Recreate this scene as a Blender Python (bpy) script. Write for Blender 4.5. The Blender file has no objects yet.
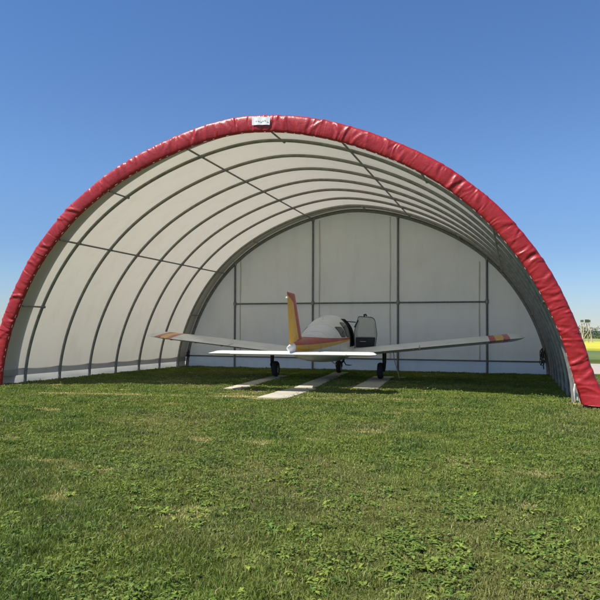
import bpy, bmesh, math, random
import numpy as np
from mathutils import Vector, Matrix
random.seed(4); RNG = np.random.default_rng(11)
PI = math.pi
S = bpy.context.scene
COL = S.collection

# ------------------------------------------------------------------ helpers
def tag(o, label=None, cat=None, group=None, kind=None):
    if label: o['label'] = label
    if cat: o['category'] = cat
    if group: o['group'] = group
    if kind: o['kind'] = kind
    return o

def empty(name, loc=(0, 0, 0), rz=0.0):
    o = bpy.data.objects.new(name, None); COL.objects.link(o)
    o.location = loc; o.rotation_euler = (0, 0, rz); o.empty_display_size = .2
    return o

class MB:
    """collects vertices and faces, then links them as one mesh object"""
    def __init__(self): self.v = []; self.f = []; self.m = []; self.att = []
    def add(self, vs, fs, mi=0):
        b = len(self.v); self.v += [tuple(p) for p in vs]
        self.f += [tuple(b + i for i in q) for q in fs]; self.m += [mi] * len(fs)
    def grid(self, P, closed_u=False, closed_v=False, mi=0):
        n, k = len(P), len(P[0]); vs = [q for r in P for q in r]; fs = []
        for i in range(n if closed_u else n - 1):
            for j in range(k if closed_v else k - 1):
                a, b = i, (i + 1) % n; c, d = j, (j + 1) % k
                fs.append((a * k + c, b * k + c, b * k + d, a * k + d))
        self.add(vs, fs, mi)
    def box(self, c, s, rz=0.0, bevel=0.0):
        bm = bmesh.new(); bmesh.ops.create_cube(bm, size=1)
        for v in bm.verts: v.co = Vector((v.co.x * s[0], v.co.y * s[1], v.co.z * s[2]))
        if bevel: bmesh.ops.bevel(bm, geom=bm.edges[:], offset=bevel, segments=2, affect='EDGES', profile=.5)
        M = Matrix.Translation(c) @ Matrix.Rotation(rz, 4, 'Z')
        bm.verts.ensure_lookup_table(); bm.verts.index_update()
        self.add([M @ v.co for v in bm.verts], [[v.index for v in f.verts] for f in bm.faces]); bm.free()
    def tube(self, pts, r, seg=10, cap=True):
        pts = [Vector(p) for p in pts]; n = len(pts)
        rr = r if isinstance(r, (list, tuple)) else [r] * n
        t = (pts[1] - pts[0]).normalized()
        up = Vector((0, 0, 1)) if abs(t.z) < .9 else Vector((0, 1, 0))
        nrm = (up - t * up.dot(t)).normalized(); rings = []
        for i in range(n):
            a = pts[max(i - 1, 0)]; b = pts[min(i + 1, n - 1)]
            t = (b - a).normalized(); nrm = (nrm - t * nrm.dot(t)).normalized(); bi = t.cross(nrm)
            rings.append([pts[i] + (nrm * math.cos(2 * PI * k / seg) + bi * math.sin(2 * PI * k / seg)) * rr[i] for k in range(seg)])
        self.grid(rings, closed_v=True)
        if cap:
            b = len(self.v) - n * seg
            self.f.append(tuple(b + k for k in range(seg))); self.m.append(0)
            e = b + (n - 1) * seg
            self.f.append(tuple(e + k for k in reversed(range(seg)))); self.m.append(0)
    def lathe(self, prof, c, axis='x', seg=32):
        # prof: (radius, along-axis) pairs
        rings = []
        for r, h in prof:
            ring = []
            for k in range(seg):
                a = 2 * PI * k / seg
                p = {'x': (h, r * math.cos(a), r * math.sin(a)), 'y': (r * math.cos(a), h, r * math.sin(a)),
                     'z': (r * math.cos(a), r * math.sin(a), h)}[axis]
                ring.append(Vector(c) + Vector(p))
            rings.append(ring)
        self.grid(rings, closed_v=True)
    def build(self, name, mat, parent=None, smooth=True, angle=40):
        me = bpy.data.meshes.new(name); me.from_pydata([tuple(p) for p in self.v], [], self.f)
        mats = mat if isinstance(mat, (list, tuple)) else [mat]
        for m in mats: me.materials.append(m)
        if len(mats) > 1: me.polygons.foreach_set('material_index', self.m)
        bm = bmesh.new(); bm.from_mesh(me); bmesh.ops.recalc_face_normals(bm, faces=bm.faces[:]); bm.to_mesh(me); bm.free()
        if smooth:
            me.polygons.foreach_set('use_smooth', [True] * len(me.polygons))
            try: me.set_sharp_from_angle(angle=math.radians(angle))
            except Exception: pass
        me.update()
        o = bpy.data.objects.new(name, me); COL.objects.link(o)
        if parent: o.parent = parent
        return o

# ------------------------------------------------------------------ materials
def mat(name):
    m = bpy.data.materials.new(name); m.use_nodes = True; nt = m.node_tree
    return m, nt, nt.nodes, nt.links, nt.nodes['Principled BSDF']

def N(nt, t, **kw):
    n = nt.nodes.new(t)
    for k, v in kw.items():
        if k.startswith('i_'):
            key = k[2:]; key = int(key) if key.isdigit() else key.replace('_', ' ')
            n.inputs[key].default_value = v
        else: setattr(n, k, v)
    return n

def noise_mix(nt, c1, c2, scale, detail=5, lo=.35, hi=.65, coord='Object', vec_scale=None, rough=.6):
    tc = N(nt, 'ShaderNodeTexCoord'); src = tc.outputs[coord]
    if vec_scale:
        mp = N(nt, 'ShaderNodeMapping'); mp.inputs['Scale'].default_value = vec_scale
        nt.links.new(src, mp.inputs['Vector']); src = mp.outputs['Vector']
    no = N(nt, 'ShaderNodeTexNoise', i_Scale=scale, i_Detail=detail, i_Roughness=rough); nt.links.new(src, no.inputs['Vector'])
    cr = N(nt, 'ShaderNodeValToRGB'); e = cr.color_ramp.elements
    e[0].position = lo; e[1].position = hi; e[0].color = (*c1, 1); e[1].color = (*c2, 1)
    nt.links.new(no.outputs['Fac'], cr.inputs['Fac'])
    return cr.outputs['Color'], no.outputs['Fac'], src

def bump(nt, fac, bsdf, strength=.3, dist=.01):
    b = N(nt, 'ShaderNodeBump', i_Strength=strength, i_Distance=dist)
    nt.links.new(fac, b.inputs['Height']); nt.links.new(b.outputs['Normal'], bsdf.inputs['Normal'])

def simple(name, c1, c2=None, scale=6, rough=.5, metal=0.0, b=.1, bd=.003, **kw):
    m, nt, nd, lk, p = mat(name)
    c2 = c2 or tuple(x * .82 for x in c1)
    col, fac, _ = noise_mix(nt, c1, c2, scale, **kw)
    lk.new(col, p.inputs['Base Color']); p.inputs['Roughness'].default_value = rough; p.inputs['Metallic'].default_value = metal
    if b: bump(nt, fac, p, b, bd)
    return m

def fabric(name, c1, c2, trans, transcol, rough=.55, weave=True, b=.25):
    """coated woven cloth: diffuse front plus light coming through"""
    m, nt, nd, lk, p = mat(name)
    col, fac, src = noise_mix(nt, c1, c2, 1.1, detail=7, lo=.3, hi=.72)
    st, sf, _ = noise_mix(nt, (1, 1, 1), (.92, .905, .88), 2.0, detail=6, lo=.5, hi=.8, vec_scale=(1.5, 1.5, .35))
    mx = N(nt, 'ShaderNodeMix', data_type='RGBA', blend_type='MULTIPLY'); mx.inputs[0].default_value = 1
    lk.new(col, mx.inputs[6]); lk.new(st, mx.inputs[7])
    lk.new(mx.outputs[2], p.inputs['Base Color']); p.inputs['Roughness'].default_value = rough
    p.inputs['Specular IOR Level'].default_value = .25
    n2 = N(nt, 'ShaderNodeTexNoise', i_Scale=3.5, i_Detail=4); lk.new(src, n2.inputs['Vector'])
    bump(nt, n2.outputs['Fac'], p, b, .03)
    tr = N(nt, 'ShaderNodeBsdfTranslucent')
    mc = N(nt, 'ShaderNodeMix', data_type='RGBA', blend_type='MULTIPLY'); mc.inputs[0].default_value = 1
    mc.inputs[6].default_value = (*transcol, 1); lk.new(st, mc.inputs[7]); lk.new(mc.outputs[2], tr.inputs['Color'])
    ms = N(nt, 'ShaderNodeMixShader'); ms.inputs[0].default_value = trans
    lk.new(p.outputs[0], ms.inputs[1]); lk.new(tr.outputs[0], ms.inputs[2])
    lk.new(ms.outputs[0], nd['Material Output'].inputs['Surface'])
    return m

M_ROOF = fabric('pale_roof_fabric', (.86, .84, .77), (.77, .75, .68), .42, (.50, .46, .375))
M_FLAP = fabric('pale_flap_fabric', (.66, .66, .62), (.56, .56, .53), .10, (.4, .4, .36))
M_BAND = fabric('grey_band_fabric', (.42, .42, .40), (.34, .34, .33), .12, (.4, .4, .38))
M_SKIRT = fabric('white_skirt_fabric', (.76, .75, .70), (.64, .63, .59), .34, (.62, .60, .54), b=.5)
M_ENDSKIRT = fabric('bluish_skirt_fabric', (.80, .81, .80), (.68, .69, .69), .45, (.76, .76, .73), b=.5)
M_END = fabric('end_wall_fabric', (.80, .77, .70), (.71, .68, .61), .36, (.80, .745, .63), b=.6)
M_STEEL = simple('galvanised_tube', (.30, .30, .275), (.21, .21, .195), 9, .5, .35, .15)
M_STEEL2 = simple('grey_wall_tube', (.20, .205, .20), (.14, .145, .14), 9, .5, .3, .15)
M_ROPE = simple('white_cord', (.62, .58, .52), (.42, .40, .36), 30, .8)
M_DARKROPE = simple('dark_cord', (.09, .09, .08), (.05, .05, .05), 30, .8)
M_LABEL = simple('white_label_vinyl', (.90, .90, .88), (.86, .85, .83), 12, .5, b=0)
M_MARK = simple('faded_print', (.50, .48, .42), (.62, .60, .55), 40, .5)

def red_vinyl():
    m, nt, nd, lk, p = mat('red_vinyl')
    col, fac, src = noise_mix(nt, (.40, .020, .022), (.31, .013, .016), 2.2, detail=6, lo=.3, hi=.7)
    d, df, _ = noise_mix(nt, (1, 1, 1), (.80, .72, .70), 14, detail=8, lo=.55, hi=.8)
    mx = N(nt, 'ShaderNodeMix', data_type='RGBA', blend_type='MULTIPLY'); mx.inputs[0].default_value = 1
    lk.new(col, mx.inputs[6]); lk.new(d, mx.inputs[7]); lk.new(mx.outputs[2], p.inputs['Base Color'])
    p.inputs['Roughness'].default_value = .40; p.inputs['Specular IOR Level'].default_value = .5
    n2 = N(nt, 'ShaderNodeTexNoise', i_Scale=9., i_Detail=5, i_Distortion=.8); lk.new(src, n2.inputs['Vector'])
    bump(nt, n2.outputs['Fac'], p, .35, .02)
    return m
M_RED = red_vinyl()

def white_paint():
    m, nt, nd, lk, p = mat('white_aircraft_paint')
    col, fac, _ = noise_mix(nt, (.86, .86, .83), (.77, .76, .72), 3, detail=8, lo=.4, hi=.75)
    lk.new(col, p.inputs['Base Color']); p.inputs['Roughness'].default_value = .3
    p.inputs['Coat Weight'].default_value = .3; p.inputs['Coat Roughness'].default_value = .15
    return m
M_WHITE = white_paint()
RED = (.47, .030, .020); YEL = (.82, .44, .020)
def striped_paint(name, base, stops, lo=-4.0, hi=4.0):
    """paint scheme: colour bands along the mesh's 'band' attribute"""
    m, nt, nd, lk, p = mat(name)
    at = N(nt, 'ShaderNodeAttribute', attribute_name='band')
    mr = N(nt, 'ShaderNodeMapRange'); mr.inputs[1].default_value = lo; mr.inputs[2].default_value = hi
    lk.new(at.outputs['Fac'], mr.inputs[0])
    cr = N(nt, 'ShaderNodeValToRGB'); cr.color_ramp.interpolation = 'CONSTANT'; e = cr.color_ramp.elements
    e[0].position = 0; e[0].color = (*base, 1); e[1].position = .9999; e[1].color = (*stops[-1][1], 1)
    for pos, c in stops:
        q = e.new((pos - lo) / (hi - lo)); q.color = (*c, 1)
    lk.new(mr.outputs[0], cr.inputs['Fac'])
    st, sf, _ = noise_mix(nt, (1, 1, 1), (.86, .85, .82), 3, detail=8, lo=.45, hi=.75)
    mx = N(nt, 'ShaderNodeMix', data_type='RGBA', blend_type='MULTIPLY'); mx.inputs[0].default_value = 1
    lk.new(cr.outputs['Color'], mx.inputs[6]); lk.new(st, mx.inputs[7]); lk.new(mx.outputs[2], p.inputs['Base Color'])
    p.inputs['Roughness'].default_value = .32; p.inputs['Coat Weight'].default_value = .3; p.inputs['Coat Roughness'].default_value = .15
    return m
WH = (.85, .85, .82)
M_FUS = striped_paint('fuselage_paint', WH, [(-1, YEL), (0, RED), (1, WH)])
M_FIN = striped_paint('fin_paint', RED, [(0, YEL), (3.9, YEL)])
M_WING = striped_paint('wing_paint', WH, [(.60, RED), (.74, YEL), (.93, RED), (1.07, WH)], 0, 2)
def glass():
    m, nt, nd, lk, p = mat('dark_tinted_glass')
    p.inputs['Base Color'].default_value = (.02, .022, .025, 1); p.inputs['Roughness'].default_value = .08
    p.inputs['Specular IOR Level'].default_value = .6
    return m
M_GLASS = glass()
def clear_pane():
    m, nt, nd, lk, p = mat('smoky_clear_pane')
    tr = N(nt, 'ShaderNodeBsdfTransparent'); tr.inputs['Color'].default_value = (.90, .91, .88, 1)
    p.inputs['Base Color'].default_value = (.12, .125, .12, 1); p.inputs['Roughness'].default_value = .12
    ms = N(nt, 'ShaderNodeMixShader'); ms.inputs[0].default_value = .07
    lk.new(tr.outputs[0], ms.inputs[1]); lk.new(p.outputs[0], ms.inputs[2]); lk.new(ms.outputs[0], nd['Material Output'].inputs['Surface'])
    return m
M_PANE = clear_pane()
M_BLACK = simple('black_trim', (.018, .018, .018), (.03, .028, .026), 12, .6)
M_TYRE = simple('tyre_rubber', (.02, .02, .02), (.035, .033, .03), 25, .85)
M_LINING = simple('cabin_lining', (.035, .033, .03), (.06, .055, .05), 8, .85)
M_SEAT = simple('seat_cloth', (.07, .055, .045), (.10, .08, .065), 20, .9)
M_DOORFR = simple('door_frame_paint', (.58, .56, .48), (.46, .44, .38), 10, .5)
M_ALU = simple('bare_alloy', (.45, .45, .44), (.35, .35, .34), 15, .35, .8)
M_WOOD = simple('weathered_pale_wood', (.46, .40, .31), (.33, .28, .22), 8, .85, vec_scale=(6, 6, .6))
M_WOODD = simple('green_stained_wood', (.07, .10, .07), (.05, .07, .05), 8, .85)

def concrete():
    m, nt, nd, lk, p = mat('weathered_concrete')
    col, fac, src = noise_mix(nt, (.50, .46, .37), (.34, .31, .25), 2.6, detail=9, lo=.3, hi=.75, coord='Generated', vec_scale=(1, 6, 1))
    sp, sf, _ = noise_mix(nt, (1, 1, 1), (.66, .66, .6), 40, detail=6, lo=.5, hi=.75)
    mx = N(nt, 'ShaderNodeMix', data_type='RGBA', blend_type='MULTIPLY'); mx.inputs[0].default_value = 1
    lk.new(col, mx.inputs[6]); lk.new(sp, mx.inputs[7]); lk.new(mx.outputs[2], p.inputs['Base Color'])
    p.inputs['Roughness'].default_value = .9; bump(nt, sf, p, .4, .004)
    return m
M_CONC = concrete()

def attr_leaf(name, trans=.3):
    m, nt, nd, lk, p = mat(name)
    at = N(nt, 'ShaderNodeAttribute', attribute_name='tint')
    lk.new(at.outputs['Color'], p.inputs['Base Color']); p.inputs['Roughness'].default_value = .5
    p.inputs['Specular IOR Level'].default_value = .18
    tr = N(nt, 'ShaderNodeBsdfTranslucent')
    g = N(nt, 'ShaderNodeMix', data_type='RGBA', blend_type='MULTIPLY'); g.inputs[0].default_value = 1
    g.inputs[7].default_value = (1.25, 1.3, .6, 1); lk.new(at.outputs['Color'], g.inputs[6]); lk.new(g.outputs[2], tr.inputs['Color'])
    ms = N(nt, 'ShaderNodeMixShader'); ms.inputs[0].default_value = trans
    lk.new(p.outputs[0], ms.inputs[1]); lk.new(tr.outputs[0], ms.inputs[2]); lk.new(ms.outputs[0], nd['Material Output'].inputs['Surface'])
    return m
M_GRASS = attr_leaf('grass_blade')
M_LEAF = attr_leaf('weed_leaf')
M_TREE = attr_leaf('tree_leaf', .2)

# ------------------------------------------------------------------ camera
F_PX, CX, CZ, YAW, PIT, ROL, DIST, PPX, PPY = 641.14, 4.7952, 1.2397, .3193, .0243, .0049, 11.6408, -7.55, 16.02
fw = Vector((-math.sin(YAW) * math.cos(PIT), math.cos(YAW) * math.cos(PIT), math.sin(PIT)))
rt = Vector((math.cos(YAW), math.sin(YAW), 0)); up = rt.cross(fw)
r2 = rt * math.cos(ROL) + up * math.sin(ROL); u2 = up * math.cos(ROL) - rt * math.sin(ROL)
cam = bpy.data.cameras.new('camera'); camo = bpy.data.objects.new('camera', cam); COL.objects.link(camo)
cam.sensor_width = 36; cam.lens = F_PX / 600 * 36; cam.shift_x = -PPX / 600; cam.shift_y = PPY / 600
cam.clip_start = .05; cam.clip_end = 6000
camo.matrix_world = Matrix(((r2.x, u2.x, -fw.x, CX), (r2.y, u2.y, -fw.y, -DIST), (r2.z, u2.z, -fw.z, CZ), (0, 0, 0, 1)))
S.camera = camo

# ------------------------------------------------------------------ light
SUN = Vector((-.50, -.45, 1.0)).normalized()
sl = bpy.data.lights.new('sun', 'SUN'); sl.energy = 4.0; sl.angle = math.radians(.53); sl.color = (1.0, .95, .87)
so = bpy.data.objects.new('sun', sl); COL.objects.link(so); so.rotation_euler = SUN.to_track_quat('Z', 'Y').to_euler(); so.location = (-6, -6, 14)
W = bpy.data.worlds.new('World'); S.world = W; W.use_nodes = True
wn = W.node_tree; bg = wn.nodes['Background']
sky = wn.nodes.new('ShaderNodeTexSky'); sky.sky_type = 'NISHITA'; sky.sun_disc = False
sky.sun_elevation = math.asin(SUN.z); sky.sun_rotation = math.atan2(SUN.x, SUN.y)
sky.altitude = 100; sky.air_density = 1.0; sky.dust_density = .0; sky.ozone_density = 4.5
hs = wn.nodes.new('ShaderNodeHueSaturation'); hs.inputs['Saturation'].default_value = 1.09; hs.inputs['Value'].default_value = .96
wn.links.new(sky.outputs[0], hs.inputs['Color'])
# summer haze: the band above the horizon is duller and bluer than the clear-air model
tcw = wn.nodes.new('ShaderNodeTexCoord'); sep = wn.nodes.new('ShaderNodeSeparateXYZ'); wn.links.new(tcw.outputs['Generated'], sep.inputs[0])
rw = wn.nodes.new('ShaderNodeValToRGB'); rw.color_ramp.interpolation = 'EASE'; e = rw.color_ramp.elements
e[0].position = 0.0; e[0].color = (.47, .50, .62, 1); e[1].position = .50; e[1].color = (.70, .76, .86, 1)
q = e.new(.10); q.color = (.56, .59, .69, 1); q = e.new(.25); q.color = (.72, .74, .81, 1)
wn.links.new(sep.outputs['Z'], rw.inputs['Fac'])
mw = wn.nodes.new('ShaderNodeMix'); mw.data_type = 'RGBA'; mw.blend_type = 'MULTIPLY'; mw.inputs[0].default_value = 1
wn.links.new(hs.outputs[0], mw.inputs[6]); wn.links.new(rw.outputs[0], mw.inputs[7]); wn.links.new(mw.outputs[2], bg.inputs['Color']); bg.inputs['Strength'].default_value = .1
S.view_settings.view_transform = 'Standard'; S.view_settings.look = 'None'; S.view_settings.gamma = 1; S.view_settings.exposure = .82
S.view_settings.use_curve_mapping = False
S.render.engine = 'CYCLES'
S.cycles.use_denoising = True
S.cycles.max_bounces = 8; S.cycles.diffuse_bounces = 5; S.cycles.transparent_max_bounces = 12
S.cycles.sample_clamp_indirect = 8

# ------------------------------------------------------------------ numpy noise
def vnoise(x, y, seed=0):
    xi = np.floor(x).astype(np.int64); yi = np.floor(y).astype(np.int64); fx = x - xi; fy = y - yi
    fx = fx * fx * (3 - 2 * fx); fy = fy * fy * (3 - 2 * fy)
    def h(a, b):
        n = (a * 374761393 + b * 668265263 + seed * 982451653) & 0xffffffff
        n = ((n ^ (n >> 13)) * 1274126177) & 0xffffffff
        return ((n ^ (n >> 16)) & 0xffff) / 65535.0
    return (h(xi, yi) * (1 - fx) + h(xi + 1, yi) * fx) * (1 - fy) + (h(xi, yi + 1) * (1 - fx) + h(xi + 1, yi + 1) * fx) * fy
def fbm(x, y, sc, seed=0, oc=4):
    t = 0; a = .5; s = 0
    for k in range(oc):
        t = t + a * vnoise(x / sc + 17 * k, y / sc - 31 * k, seed + k); s += a; a *= .5; sc /= 2.03
    return t / s

# ------------------------------------------------------------------ ground
def terrain_z(y):
    return np.where(y > 33, -(y - 33) * .0062, 0.0)
def sheet(name, x0, x1, y0, y1, nx, ny, dz, material, wob=0.0):
    xs = np.linspace(x0, x1, nx); ys = np.linspace(y0, y1, ny); P = []
    for i, x in enumerate(xs):
        row = []
        for j, y in enumerate(ys):
            yy = y
            if wob and j in (0, ny - 1): yy += wob * (float(vnoise(np.array(x * .55), np.array(y), 5)) - .5) * 2
            row.append((x, yy, float(terrain_z(np.array(yy))) + dz))
        if dz > .05:
            row = [(row[0][0], row[0][1] - .05, row[0][2] - dz - .1)] + row + [(row[-1][0], row[-1][1] + .05, row[-1][2] - dz - .1)]
        P.append(row)
    b = MB(); b.grid(P); o = b.build(name, material); o['kind'] = 'structure'; return o

def ground_mat():
    m, nt, nd, lk, p = mat('lawn_soil_and_thatch')
    col, fac, src = noise_mix(nt, (.085, .105, .026), (.150, .165, .050), .9, detail=8, lo=.35, hi=.68)
    fine, ff, _ = noise_mix(nt, (.35, .4, .3), (1.3, 1.25, 1.0), 60, detail=9, lo=.3, hi=.7, rough=.75)
    dry, df, _ = noise_mix(nt, (0, 0, 0), (1, 1, 1), .45, detail=9, lo=.56, hi=.72)
    mx = N(nt, 'ShaderNodeMix', data_type='RGBA', blend_type='MIX'); lk.new(dry, mx.inputs[0]); lk.new(col, mx.inputs[6]); mx.inputs[7].default_value = (.19, .165, .085, 1)
    mm = N(nt, 'ShaderNodeMix', data_type='RGBA', blend_type='MULTIPLY'); mm.inputs[0].default_value = 1
    lk.new(mx.outputs[2], mm.inputs[6]); lk.new(fine, mm.inputs[7]); lk.new(mm.outputs[2], p.inputs['Base Color'])
    p.inputs['Roughness'].default_value = .95; p.inputs['Specular IOR Level'].default_value = .1
    bump(nt, ff, p, .6, .02)
    return m
M_GROUND = ground_mat()
gb = MB()
ys = [-80, -40, -20, 0, 20, 33, 60, 100, 200, 400, 700, 1500, 4000]; xs = [-3000, -800, -300, -100, -40, 0, 40, 100, 300, 800, 3000]
gb.grid([[(x, y, float(terrain_z(np.array(float(min(y, 700)))))) for y in ys] for x in xs])
g = gb.build('ground', M_GROUND); g['kind'] = 'structure'

M_PATH = simple('pale_gravel', (.42, .38, .31), (.33, .30, .25), 3, .95, b=.5, bd=.01, detail=10)
sheet('gravel_path', -90, 130, 9.7, 16.6, 221, 8, .004, M_PATH, .35)
M_CROP = simple('young_green_crop', (.115, .150, .030), (.080, .115, .024), .6, .95, detail=9, vec_scale=(1, .25, 1))
sheet('crop_field', -250, 350, 18.2, 34, 200, 6, .12, M_CROP, .5)
def canola():
    m, nt, nd, lk, p = mat('yellow_blossom_field')
    col, fac, src = noise_mix(nt, (.55, .49, .03), (.44, .42, .04), .35, detail=10, lo=.35, hi=.7, vec_scale=(1, .35, 1))
    lk.new(col, p.inputs['Base Color']); p.inputs['Roughness'].default_value = .95; bump(nt, fac, p, .6, .1)
    return m
sheet('rapeseed_field', -500, 700, 34, 112, 160, 30, .25, canola(), .6)
M_MEAD = simple('far_meadow', (.30, .31, .08), (.22, .25, .07), .12, .95, detail=8)
sheet('far_meadow', -800, 1000, 112.5, 395, 40, 40, .2, M_MEAD)
hb = MB(); rows = []
for x in np.linspace(-2600, 2600, 90):
    h = 14 * fbm(np.array(x + 9000.), np.array(0.), 900, 3, 3) + 4
    rows.append([(x, 1400, -6), (x, 1500, h * .6), (x, 1650, h), (x, 1900, h * .8), (x, 2300, -8)])
hb.grid(rows)
M_HILL = simple('wooded_hill', (.030, .052, .026), (.045, .066, .032), .02, 1.0, b=0)
h_ = hb.build('hills', M_HILL); h_['kind'] = 'structure'

# ------------------------------------------------------------------ mass mesh from numpy (grass, weeds, foliage)
def np_mesh(name, verts, quads, tris, tint, material):
    me = bpy.data.meshes.new(name)
    nv = len(verts); nq = len(quads); ntz = len(tris)
    me.vertices.add(nv); me.vertices.foreach_set('co', verts.astype(np.float32).ravel())
    loops = np.concatenate([quads.ravel(), tris.ravel()]).astype(np.int32)
    me.loops.add(len(loops)); me.loops.foreach_set('vertex_index', loops)
    me.polygons.add(nq + ntz)
    st = np.concatenate([np.arange(nq) * 4, nq * 4 + np.arange(ntz) * 3]).astype(np.int32)
    me.polygons.foreach_set('loop_start', st)
    me.update(calc_edges=True)
    at = me.attributes.new('tint', 'FLOAT_COLOR', 'POINT')
    c4 = np.ones((nv, 4), np.float32); c4[:, :3] = tint; at.data.foreach_set('color', c4.ravel())
    me.materials.append(material)
    o = bpy.data.objects.new(name, me); COL.objects.link(o); return o

SLABS = []   # (centre, half sizes, angle) of the concrete strips: no blades grow there
def lerp(a, b, t): return np.array(a)[None, :] * (1 - t[:, None]) + np.array(b)[None, :] * t[:, None]

# ------------------------------------------------------------------ shelter
HH, NN, K2, K3 = 5.2636, 1.8346, .0004, -.0108
LEN = 8.65
def dx(y): return .014 * y
def arch(T, off=0.0, y=0.0):
    c, s = math.cos(T), math.sin(T)
    m = 1 + K2 * math.sin(2 * T) * math.sin(4 * T) + K3 * math.sin(2 * T) ** 2 * math.cos(4 * T)
    return Vector(((6 + off) * math.copysign(abs(c) ** (2 / NN), c) * m + dx(y), y, (HH + off) * abs(s) ** (2 / NN) * m))
# even spacing along the arc
_T = np.linspace(0, PI, 4001); _P = np.array([arch(t) for t in _T]); _L = np.concatenate([[0], np.cumsum(np.linalg.norm(np.diff(_P, axis=0), axis=1))])
ARC = _L[-1]
def T_at(s): return float(np.interp(s, _L, _T))
def T_near(x, z): return float(_T[((_P[:, 0] - x) ** 2 + (_P[:, 2] - z) ** 2).argmin()])
def arcT(n): return [T_at(ARC * k / n) for k in range(n + 1)]

shelter = empty('fabric_hangar', (0, 4.3, 0))
tag(shelter, 'arched pale fabric hangar with a wrinkled red front edge and dark steel ribs', 'hangar')
def sh(o): o.parent = shelter; o.matrix_parent_inverse = Matrix.Translation((0, -4.3, 0)); return o
RIBY = [.759 + 1.209 * k for k in range(7)]

def sag(y):
    k = (y - RIBY[0]) / 1.209
    return -.016 * abs(math.sin(PI * k)) if RIBY[0] < y < RIBY[-1] else 0.0
mb = MB(); TT = arcT(150); YY = np.concatenate([np.linspace(.06, RIBY[0], 6)[:-1], np.linspace(RIBY[0], RIBY[-1], 49), np.linspace(RIBY[-1], LEN, 5)[1:]])
z_lo = .33
T_r = T_near(5.97, z_lo); T_l = PI - T_r
TM = [t for t in TT if T_r < t < T_l]; TM = [T_r] + TM + [T_l]
mb.grid([[arch(t, sag(y), y) for y in YY] for t in TM])
sh(mb.build('roof_cover', M_ROOF))
# grey hem band and white skirt at the foot of both long sides
for side in (0, 1):
    conv = (lambda t: t) if side == 0 else (lambda t: PI - t)
    Tb = [T_near(5.97, z) for z in (.19, .24, .29, .37)]
    b = MB(); b.grid([[arch(conv(t), -.006 if k < 3 else .012, y) for y in YY] for k, t in enumerate(Tb)]); sh(b.build('hem_band', M_BAND))
    b = MB(); rows = []
    for k, z in enumerate((.0, .06, .12, .21)):
        t = T_near(6, z)
        rows.append([arch(conv(t), .03 + .02 * (3 - k) / 3 * math.sin(y * 4.1 + k) - (.03 if k == 3 else 0) + .018, y) - Vector((0, 0, .03 if k == 0 else 0)) for y in np.linspace(.1, LEN, 90)])
    b.grid(rows); sh(b.build('skirt', M_SKIRT))
# flap of the end wall folded over the outside of the roof
b = MB(); b.grid([[arch(t, .02 + .004 * math.sin(9 * t * 3), y) for y in np.linspace(RIBY[-1] + .03, LEN + .02, 6)] for t in arcT(120)]); sh(b.build('rear_flap', M_FLAP))
# ribs
def rib(y, r=.036, off=-.055, name='rib'):
    b = MB(); b.tube([arch(t, off, y) for t in arcT(96)], r, 12); return sh(b.build(name, M_STEEL))
for y in RIBY: rib(y)
rib(.1, .034, .06); rib(LEN - .05, .055, -.10)
# purlins and short stay tubes
def purlin(T, y0, y1, r=.021, name='purlin'):
    b = MB(); b.tube([arch(T, -.085, y0 + (y1 - y0) * k / 12) for k in range(13)], r, 10)
    o = sh(b.build(name, M_STEEL))
    for y in RIBY:
        if y0 - .05 <= y <= y1 + .05:
            c = MB(); c.lathe([(.001, -.05), (.034, -.05), (.034, .05), (.001, .05)], arch(T, -.07, y), 'y', 12)
            co = c.build('clamp', M_STEEL); co.parent = o; co.matrix_parent_inverse = Matrix.Identity(4)
    return o
for (x, z) in ((-4.45, 3.2), (-1.38, 5.02), (1.95, 4.93), (4.6, 3.05)): purlin(T_near(x, z), .08, LEN - .06)
for (x, z) in ((-5.45, 1.78), (-3.25, 4.27), (.48, 5.24), (3.4, 4.15), (5.45, 1.78)):
    T = T_near(x, z); purlin(T, .08, RIBY[0] + .02, .019, 'stay_tube'); purlin(T, RIBY[-1] - .02, LEN - .06, .019, 'stay_tube')

# red front cover: a wrinkled vinyl wrap round the front arch
NS, prof = 1500, [(-.035, .05), (-.048, .045), (-.056, .03), (-.058, .008), (-.052, -.018), (-.035, -.034), (-.005, -.042), (.03, -.046), (.065, -.048), (.10, -.048), (.135, -.046), (.17, -.042), (.20, -.034), (.224, -.016), (.236, .012), (.238, .05), (.225, .10), (.18, .16), (.13, .20), (.08, .24), (.07, .30)]
folds = [(RNG.uniform(0, ARC), RNG.uniform(-1.1, 1.1), RNG.choice([.008, .014, .022, .04]), RNG.choice([-1, 1, 1]) * RNG.uniform(.25, 1.), RNG.uniform(-.05, .95), RNG.uniform(.12, .4)) for _ in range(520)]
svals = np.linspace(0, ARC, NS + 1)
V = np.linspace(0, 1, len(prof))
disp = np.zeros((NS + 1, len(prof)))
for s0, sl_, w, a, v0, vw in folds:
    bend = .10 * math.sin(7 * s0) * np.sin(V * 5 + s0)
    d = (svals[:, None] - s0 - sl_ * (V[None, :] - .45) * .34 - bend[None, :])
    win = np.exp(-((V[None, :] - v0) / vw) ** 2)
    am = a * (.004 + .28 * w)
    disp += am * np.exp(-np.abs(d / w) ** 1.5) * win
    disp -= .55 * am * np.exp(-((d - 1.5 * w) / w) ** 2) * win
disp += .012 * (fbm(svals[:, None] + 0 * V[None, :], V[None, :] * .9 + 0 * svals[:, None], .45, 9, 4) - .5)
def wrap_end(T):   # how far the wrap reaches back over the roof
    return .14 + .38 * max(0, -math.cos(T)) ** .6 + .10 * max(0, math.cos(T))
edge_w = .014 * (fbm(svals, svals * 0, .6, 21, 3) - .5) * 2
b = MB(); rows = []
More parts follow.
